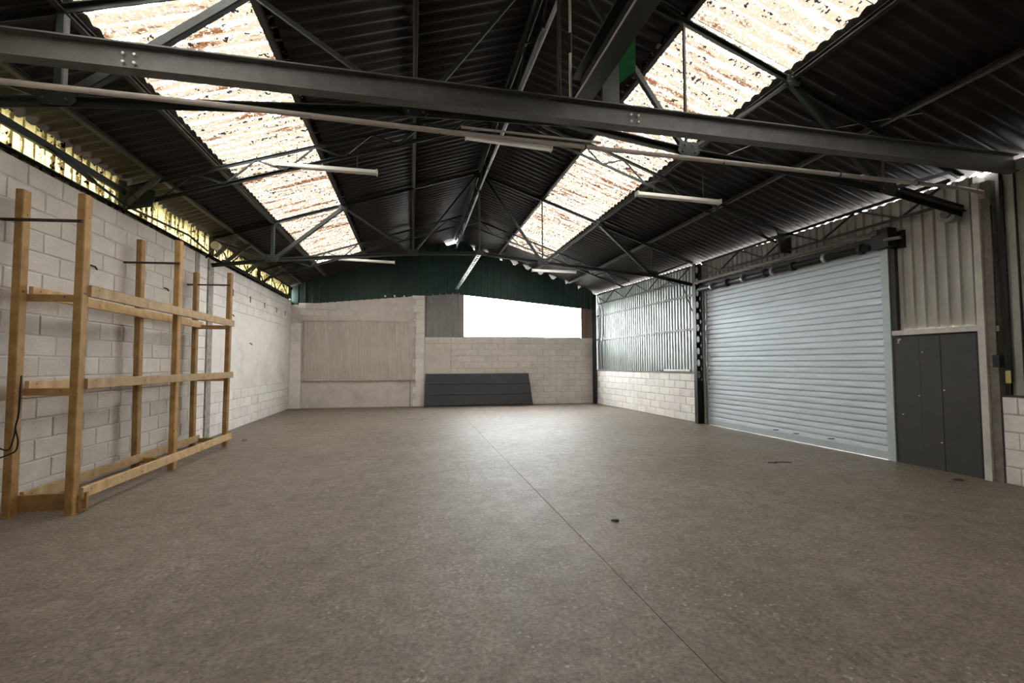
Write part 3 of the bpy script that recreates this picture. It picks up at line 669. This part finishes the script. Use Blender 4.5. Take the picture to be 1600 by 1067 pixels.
lattice('eave_girder', 'dark lattice girder zigzagging above the roller shutter', 'girder', SEG_B.pt(.2, -.06, 4.10), SEG_B.pt(SEG_B.L - .1, -.06, 4.10), .33, 8, 'eave girders', M['dsteel'], .045, .03)
tag(MB().poly([(7.12, 7.68, 3.72), (7.36, 7.68, 3.72), (7.36, 7.68, 4.14), (7.05, 7.68, 4.18)], (0, .03, 0)).obj('bracket_plate', M['dsteel']), 'dark triangular bracket plate above the middle of the roller shutter', 'bracket')

# columns on the right
pc = thing('castellated_column', 'black steel column with a row of oval holes left of the shutter', 'column', (7.20, 10.56, 0))
cx0, cw, cyy = 7.20, .17, 10.56
MB().box((cx0 - cw / 2, cyy, 2.06), (.012, .13, 4.12)).obj('flange', M['dsteel'], pc)
MB().box((cx0 + cw / 2, cyy, 2.06), (.012, .13, 4.12)).obj('flange', M['dsteel'], pc)
MB().box((cx0, cyy, .55), (cw - .012, .012, 1.1)).obj('web_plate', M['dsteel'], pc)
zz = 1.10; P, hw, hh = .30, .042, .085
mb = MB(); k = 0
def web_cell(z0, hole):
    ring = [(hw * (abs(math.cos(a)) ** .7) * (1 if math.cos(a) >= 0 else -1), hh * math.sin(a)) for a in [2 * math.pi * i / 16 for i in range(16)]]
    outer = []
    for i in range(16):
        a = 2 * math.pi * i / 16; ca, sa = math.cos(a), math.sin(a); X, Zh = cw / 2 - .006, P / 2
        kf = min(X / max(1e-6, abs(ca)), Zh / max(1e-6, abs(sa))); outer.append((ca * kf, sa * kf))
    m = MB(); v = []
    for yy in (cyy - .006, cyy + .006):
        v += [(cx0 + x, yy, z0 + P / 2 + z) for x, z in ring] + [(cx0 + x, yy, z0 + P / 2 + z) for x, z in outer]
    f = []
    for i in range(16):
        j = (i + 1) % 16
        f += [(i, j, 16 + j, 16 + i), (32 + j, 32 + i, 48 + i, 48 + j), (j, i, 32 + i, 32 + j), (16 + i, 16 + j, 48 + j, 48 + i)]
    # corners of the cell
    for (ca, cb, sx_, sz_) in ((1, 3, 1, 1), (5, 7, -1, 1), (9, 11, -1, -1), (13, 15, 1, -1)):
        pass
    return m.add(v, f)
for k in range(10): web_cell(zz + k * P, True).obj('web_cell', M['dsteel'], pc)
MB().bar((7.24, 10.36, 0), (7.24, 10.36, 3.5), .05, .05, (0, 1, 0)).obj('conduit', M['greypost'], pc)
cn = thing('steel_column', 'black steel column behind the white corner post at the tie beam end', 'column', (7.52, 4.36, 0))
MB().extrude(I_prof(.14, .16, .012, .010), (7.56, 4.36, 0), (7.56, 4.36, 4.12), (0, 1, 0)).obj('shaft', M['dsteel'], cn)
MB().bar((7.47, 4.40, 1.3), (7.47, 4.40, 3.9), .03, .03, (0, 1, 0)).obj('conduit', M['black'], cn)
cf = thing('steel_column', 'dark steel column in the far corner between window and ribbed cladding', 'column', (6.9, 16.72, 0))
MB().extrude(I_prof(.12, .14, .010, .010), (6.90, 16.70, 0), (6.90, 16.70, 4.2), (0, 1, 0)).obj('shaft', M['dsteel'], cf)
for i, (dx, r) in enumerate(((-.02, .016), (.10, .014))):
    tag(MB().tube([(6.86 + dx, 16.3, 4.0), (6.92 + dx, 16.1, 3.5), (6.95 + dx, 16.2, 2.7), (6.9 + dx, 16.25, 2.2), (6.93 + dx, 16.25, 1.32)], r, 6).obj('hanging_cable', M['black']),
        ('thick black cable hanging down the far corner column', 'thin black cable hanging in front of the last cladding sheet')[i], 'cable')
tag(MB().tube([SEG_A.pt(.15, -.05, 2.9), SEG_A.pt(.5, -.07, 3.6), SEG_A.pt(.9, -.06, 3.9), SEG_A.pt(1.7, -.06, 3.75)], .014, 6).obj('hanging_cable', M['black']), 'black cable looping from the eave to the perforated column', 'cable')

# heavy tie beam
tb = thing('tie_beam', 'heavy grey steel I-beam spanning the hall wall to wall overhead', 'beam', (RX, 4.26, 3.95))
MB().extrude(I_prof(.12, .22, .013, .009), (-4.1, 4.26, 4.06), (7.46, 4.26, 4.06)).obj('beam', M['beam'], tb)
for x in (-2.32, -2.24, 2.18, 2.26):
    for z in (4.02, 4.09): MB().tube([(x, 4.23, z), (x, 4.258, z)], .012, 6).obj('bolt', M['white'], tb)  # white heads standing in for holes with bright skylight behind
hb = thing('hoist_beam', 'dark longitudinal hoist beam ending above the grey tie beam', 'beam', (1.8, 4.6, 4.40))
MB().extrude(I_prof(.20, .28, .02, .014), (1.80, -3.0, 4.54), (1.80, 4.66, 4.54)).obj('beam', M['gsteel'], hb)
MB().bar((1.705, -3.0, 4.405), (1.705, 4.66, 4.405), .012, .02).obj('edge_strip', M['pvc'], hb)
br_ = thing('green_bracket', 'bright green steel bracket standing on the tie beam beside hoist beam', 'bracket', (2.12, 4.5, 4.20))
MB().poly([(1.97, 4.46, 4.22), (2.16, 4.46, 4.22), (2.16, 4.46, 5.05), (1.97, 4.46, 4.86)], (0, .012, 0)).obj('plate', M['gsteel'], br_)
MB().poly([(2.16, 4.46, 4.55), (2.30, 4.36, 4.65), (2.30, 4.36, 5.12), (2.16, 4.46, 5.05)], (0, .012, 0)).obj('cheek_plate', M['brightgreen'], br_)
MB().bar((1.96, 4.45, 4.22), (1.96, 4.45, 4.88), .02, .04, (0, 1, 0)).obj('edge_angle', M['purlin'], br_)
MB().box((2.06, 4.45, 4.24), (.16, .03, .04)).obj('packing_piece', M['offwhite'], br_)
hp = thing('vertical_conduit', 'thin pale conduit hanging from the ridge down to the tie beam', 'conduit', (1.62, 4.5, 4.2))
MB().tube([(1.62, 4.5, 4.15), (1.62, 4.5, 4.85)], .016, 8).obj('pipe', M['pvc'], hp); MB().tube([(1.62, 4.5, 4.83), (1.62, 4.5, 5.05)], .022, 8).obj('sleeve', M['black'], hp); MB().tube([(1.62, 4.5, 5.03), (1.62, 4.5, 5.6)], .016, 8).obj('pipe', M['pvc'], hp)

# long pale pipe behind the tie beam
cp = thing('conduit_pipe', 'long pale pipe crossing the hall just below the grey tie beam', 'pipe', (RX, 4.42, 3.8))
MB().tube([(-4.1, 4.33, 3.80), (-1.5, 4.36, 3.80), (.5, 4.42, 3.80), (3.5, 4.45, 3.80), (7.0, 4.5, 3.80), (7.22, 4.52, 3.79)], .024, 12).obj('pipe', M['pvc'], cp, True)
for x in (-2.85, -1.0, .25, 1.75, 3.4, 5.0, 6.2):
    MB().tube([(x - .008, 4.43 - (0.6 - x) * .014 if x < .5 else 4.42 + (x - .5) * .012, 3.80), (x + .008, 4.43 - (.6 - x) * .014 if x < .5 else 4.42 + (x - .5) * .012, 3.80)], .030, 10).obj('pipe_clip', M['black'], cp)
MB().tube([(7.22, 4.52, 3.79), (7.34, 4.53, 3.79), (7.38, 4.55, 3.72)], .030, 10).obj('elbow', M['pvc'], cp)
MB().tube([(.45, 4.36, 3.835), (1.9, 4.37, 3.83)], .012, 8).obj('side_cable', M['pvc'], cp)

# fluorescent battens
def batten(x0, x1, y, z, label, drop, tilt=0.0):
    t = thing('fluorescent_light', label, 'light', ((x0 + x1) / 2, y, z), 'bare fluorescent battens')
    MB().extrude([(-.045, -.03), (.045, -.03), (.05, -.018), (.03, .035), (-.03, .035), (-.05, -.018)], (x0, y, z), (x1, y, z + tilt)).obj('batten_body', M['white'], t)
    for x, zz in ((x0, z), (x1, z + tilt)): MB().box((x, y, zz), (.025, .11, .08)).obj('end_cap', M['offwhite'], t)
    for f in (.2, .8): x = x0 + (x1 - x0) * f; MB().tube([(x, y, z + tilt * f + .03), (x, y, z + drop)], .006, 6).obj('hanger', M['dsteel'], t)
batten(-2.10, -.58, 7.7, 4.67, 'white fluorescent batten under the left skylight of the middle bay', .35)
batten(.88, 2.40, 7.7, 5.42, 'white fluorescent batten just behind the long pale pipe near the ridge', .35, -.06)
batten(3.68, 5.25, 7.0, 4.39, 'white fluorescent batten under the right skylight of the middle bay', .55, -.03)
batten(-2.06, -.52, 13.9, 4.56, 'white fluorescent batten before the left half of the green gable', .5, -.03)
batten(3.69, 5.12, 13.9, 4.47, 'white fluorescent batten before the right slope of the green gable', .55)

# thin wire across the right roof slope, and floodlight, switch box
tag(MB().tube([(6.54, 4.0, 4.6), (5.6, 4.9, 4.68), (4.9, 5.6, 4.74), (4.72, 6.4, 4.8)], .006, 5).obj('roof_wire', M['pvc']), 'thin pale wire slanting under the right roof slope', 'wire')
fd = thing('floodlight', 'round white floodlight head on the left wall top by the pilaster', 'light', (XL, 10.5, 3.78))
rf_ = MB().tube([(XL + .22, 10.44, 3.97), (XL + .22, 10.36, 3.97)], .085, 16).obj('reflector', M['white'], fd); MB().tube([(XL + .22, 10.36, 3.97), (XL + .22, 10.35, 3.97)], .07, 16).obj('lens', M['offwhite'], rf_); MB().bar((XL - .01, 10.5, 3.72), (XL + .21, 10.45, 3.95), .03, .03).obj('bracket', M['dsteel'], fd)
sb = thing('switch_box', 'small black switch box on the grey return of the white post', 'switch box', (7.38, 4.47, 1.6))
MB().box((7.36, 4.46, 1.56), (.08, .07, .16)).obj('box', M['black'], sb); MB().box((7.37, 4.445, 1.98), (.03, .03, .07)).obj('socket', M['greypost'], sb); MB().box((7.42, 4.40, 1.36), (.012, .05, .16)).obj('sticker', M['yellow'], sb)
tag(MB().tube([(7.37, 4.47, 1.63), (7.385, 4.47, 2.6), (7.385, 4.47, 3.6)], .01, 6).obj('box_cable', M['black']), 'black cable running up from the switch box along the post', 'cable')
tag(MB().bar((6.1, 4.60, 3.76), (7.02, 4.55, 3.57), .045, .05).obj('loose_batten', M['black']), 'black strut hanging below the right end of the near truss', 'strut')
lb = thing('grey_drum', 'round grey housing mounted on the cladding beside the white post', 'housing', (7.3, 4.9, 3.6))
MB().tube([(7.42, 4.93, 3.62), (7.31, 4.93, 3.62)], .12, 18).obj('housing', M['cladgrey'], lb); MB().tube([(7.31, 4.93, 3.62), (7.28, 4.93, 3.62)], .06, 12).obj('lid', M['beam'], lb)
lt = thing('ledge_tube', 'short white tube lying on the ledge under the ribbed cladding', 'tube', tuple(SEG_A.pt(.9, -.0, 1.33)))
MB().tube([SEG_A.pt(.35, .0, 1.335), SEG_A.pt(1.55, .0, 1.335)], .034, 10).obj('tube', M['white'], lt); MB().tube([SEG_A.pt(1.55, .0, 1.335), SEG_A.pt(1.75, .0, 1.325)], .02, 8).obj('end_cap', M['dsteel'], lt)

# ------------------------------------------------------------------ panels on and against the back wall
bp_ = thing('ribbed_panel', 'large beige ribbed panel fixed to the back wall left of pilaster', 'panel', tuple(SEG_K.pt(ks(-1.85), -.06, 2.0)))
n = 4
for j in range(n):
    x0 = -3.70 + j * 3.77 / n; x1 = x0 + 3.77 / n
    SEG_K.sheet(ks(x0) + .004, ks(x1), .985, 3.07, -.05, .105, .022, TRAP, .004).obj('panel', M['beigepanel'], bp_)
for (x0, z0), (x1, z1) in (((-3.74, 3.085), (.11, 3.085)), ((-3.74, .97), (.11, .97)), ((-3.725, .97), (-3.725, 3.085)), ((.095, .97), (.095, 3.085))):
    MB().bar(SEG_K.pt(ks(x0), -.055, z0), SEG_K.pt(ks(x1), -.055, z1), .035, .05).obj('panel_frame', M['beigepanel'], bp_)

dk = thing('steel_sheet', 'slate grey ribbed steel sheet leaning on the back wall below window', 'sheet', (2.4, 16.6, 0))
LA, LB = (.50, 4.30)
def lean(x, h):                          # h along the leaning sheet 0..1
    ya = 17.2 - .045 * x; x = x + (.10 * (1 - h) if x > 3 else -.06 * (1 - h)); return Vector((x, ya - .14 - .28 * (1 - h), .012 + h * 1.17))
prof = [(0, 0)]
for k in range(3):
    c = (k + .62) / 3 * .93
    prof += [(c - .03, 0), (c - .018, .032), (c + .018, .032), (c + .03, 0)]
prof += [(1.0, 0)]
bands = [(0, .05), (.05, .36), (.36, .68), (.68, 1.0)]
for h0, h1 in bands:
    nrm = Vector((0, -1, .24)).normalized()
    MB().poly([lean(LA, h0 + .006), lean(LB, h0 + .006), lean(LB, h1 - .006), lean(LA, h1 - .006)], nrm * .012).obj('flat_band', M['navy'], dk)
for h in (.05, .36, .68):
    nrm = Vector((0, -1, .24)).normalized()
    a, b = lean(LA, h) + nrm * .012, lean(LB, h) + nrm * .012
    MB().extrude([(-.028, -.02), (.028, -.02), (.014, .024), (-.014, .024)], a, b, nrm).obj('rib', M['navy'], dk)

# ------------------------------------------------------------------ timber rack
rk = thing('timber_rack', 'tall open pine timber rack against the white left block wall', 'rack', (-3.72, 5.7, 0))
XF, XB = -3.44, -3.98
FY = (5.70, 7.78, 9.74); tops = ((3.36, 3.38), (3.40, 3.42), (3.30, 3.28))
def plank(name, p, q, w, h, upv=(0, 0, 1), m=None):
    m = m or (M['rail'] if name == 'rail' else None)
    p, q = Vector(p), Vector(q); c = (p + q) / 2
    return MB().bar(p, q, w, h, upv).obj(name, m or M['wood'], rk, at=c)
posts = []
for i, y in enumerate(FY):
    yb_ = y + (.03, .14, -.02)[i]; lean_ = (.02, -.015, .03)[i]
    posts.append(plank('post', (XF + (.012 if i == 0 else 0), y, 0), (XF + .012, y + lean_, tops[i][0]), .075, .11, (0, 1, 0)))
    posts.append(plank('post', (XB, yb_, 0), (XB - .02, yb_ + lean_, tops[i][1]), .075, .11, (0, 1, 0)))
for z, h in ((.20, .115), (1.345, .11), (2.335, .12)):
    plank('rail', (XF + .058, FY[0] + .06, z), (XF + .058, FY[2] + .12, z - (.02 if z < 1 else 0)), .04, h)
    plank('rail', (XB + .058, FY[0] + .09, z - .02), (XB + .058, FY[2] + .1, z - .04), .04, h)
for i, y in enumerate(FY):
    yb_ = y + (.03, .14, -.02)[i]
    for j, z in enumerate((.12, 1.265, 2.255)):
        if (j == 0 and i == 0) or (i == 1 and j > 0): continue
        plank('cross_piece', (XB - .02, yb_ + .075, z), (XF + .03, y + .075, z), .04, .075)
tag(plank('cross_piece', (XB + .02, FY[0] + .09, .12), (XF + .1, FY[0] + .09, .12), .035, .17, m=M['stainwood']), 'wide bottom cross plank with a dark stain')
plank('cross_piece', (XF + .035, FY[0] + .02, .10), (XF + .035, FY[0] + .15, .10), .05, .19)
for i, y in enumerate(FY):
    o = MB().bar((XL - .01, y + .0, 3.05), (XF + .06, y - .09, 3.05), .03, .028).obj('tie_rod', M['rusty'], rk, at=(XL, y, 3.05)); o['label'] = 'dark iron tie rod from wall to front post'
cx_ = XB + .075
cd = [(cx_ + .05, 5.62, 1.44), (cx_ + .06, 5.60, 1.30), (cx_ + .055, 5.60, 1.05), (cx_ + .035, 5.60, .92), (cx_ + .06, 5.60, .80), (cx_ + .05, 5.60, .70), (cx_ + .0, 5.59, .66), (cx_ - .12, 5.58, .62), (cx_ - .20, 5.59, .68), (cx_ - .16, 5.59, .76), (cx_ - .02, 5.59, .70), (cx_ + .02, 5.60, .80), (cx_ + .03, 5.61, .95)]
def smooth(pts, n=5):
    pts = [Vector(p) for p in pts]; out = []
    for i in range(len(pts) - 1):
        p0, p1, p2, p3 = pts[max(i - 1, 0)], pts[i], pts[i + 1], pts[min(i + 2, len(pts) - 1)]
        for k in range(n):
            t = k / n; out.append(.5 * ((2 * p1) + (p2 - p0) * t + (2 * p0 - 5 * p1 + 4 * p2 - p3) * t * t + (3 * p1 - p0 - 3 * p2 + p3) * t ** 3))
    return out + [pts[-1]]
tag(MB().tube(smooth(cd), .0075, 6).obj('rope_loop', M['black'], None, True), 'black rope knotted on the rack and hanging beside its rear post', 'rope')

# ------------------------------------------------------------------ debris on the floor
def flake(name, c, r, h, m, label, cat, group=None, n=9, seed=1):
    rr = random.Random(seed); t = [(c[0] + r * (1 + .5 * rr.uniform(-1, 1)) * math.cos(2 * math.pi * k / n), c[1] + r * .8 * (1 + .5 * rr.uniform(-1, 1)) * math.sin(2 * math.pi * k / n)) for k in range(n)]
    v = [(x, y, .001) for x, y in t] + [(c[0] + (x - c[0]) * .7, c[1] + (y - c[1]) * .7, h * rr.uniform(.6, 1.1)) for x, y in t] + [(c[0], c[1], h)]
    f = [(k, (k + 1) % n, n + (k + 1) % n, n + k) for k in range(n)] + [(n + k, n + (k + 1) % n, 2 * n) for k in range(n)] + [tuple(range(n - 1, -1, -1))]
    return tag(MB().add(v, f).obj(name, m), label, cat, group)
flake('dry_leaf', (1.96, 4.29), .035, .018, M['black'], 'small dark dry leaf lying on the open floor right of the joint', 'leaf', seed=2)
flake('bark_scrap', (5.47, 6.2), .06, .012, M['black'], 'flat dark scrap of bark on the floor before the shutter', 'scrap', seed=4)
tag(MB().tube([(5.52, 6.2, .008), (5.62, 6.17, .010), (5.75, 6.12, .008)], .007, 5).obj('twig', M['rusty']), 'thin twig lying next to the bark scrap', 'twig')
flake('plaster_chip', (2.53, 3.06), .035, .012, M['rubble'], 'pale chip of plaster at the end of a floor crack', 'chip', seed=6)
for i, (x, y, r, lb) in enumerate(((-3.92, 10.5, .065, 'biggest grey rubble chunk at the pilaster foot behind the rack'),
                                   (-3.72, 10.2, .045, 'small grey rubble chunk between the far posts of the rack'),
                                   (-3.28, 10.3, .035, 'small grey rubble chunk on open floor just past the far rack post'))):
    flake('rubble_chunk', (x, y), r, r * 1.1, M['rubble'], lb, 'rubble', 'rubble chunks by the rack', seed=20 + i)
flake('plank_offcut', (7.05, 4.75), .09, .015, M['rusty'], 'dark splinter of wood in front of the charcoal side door', 'splinter', seed=8)
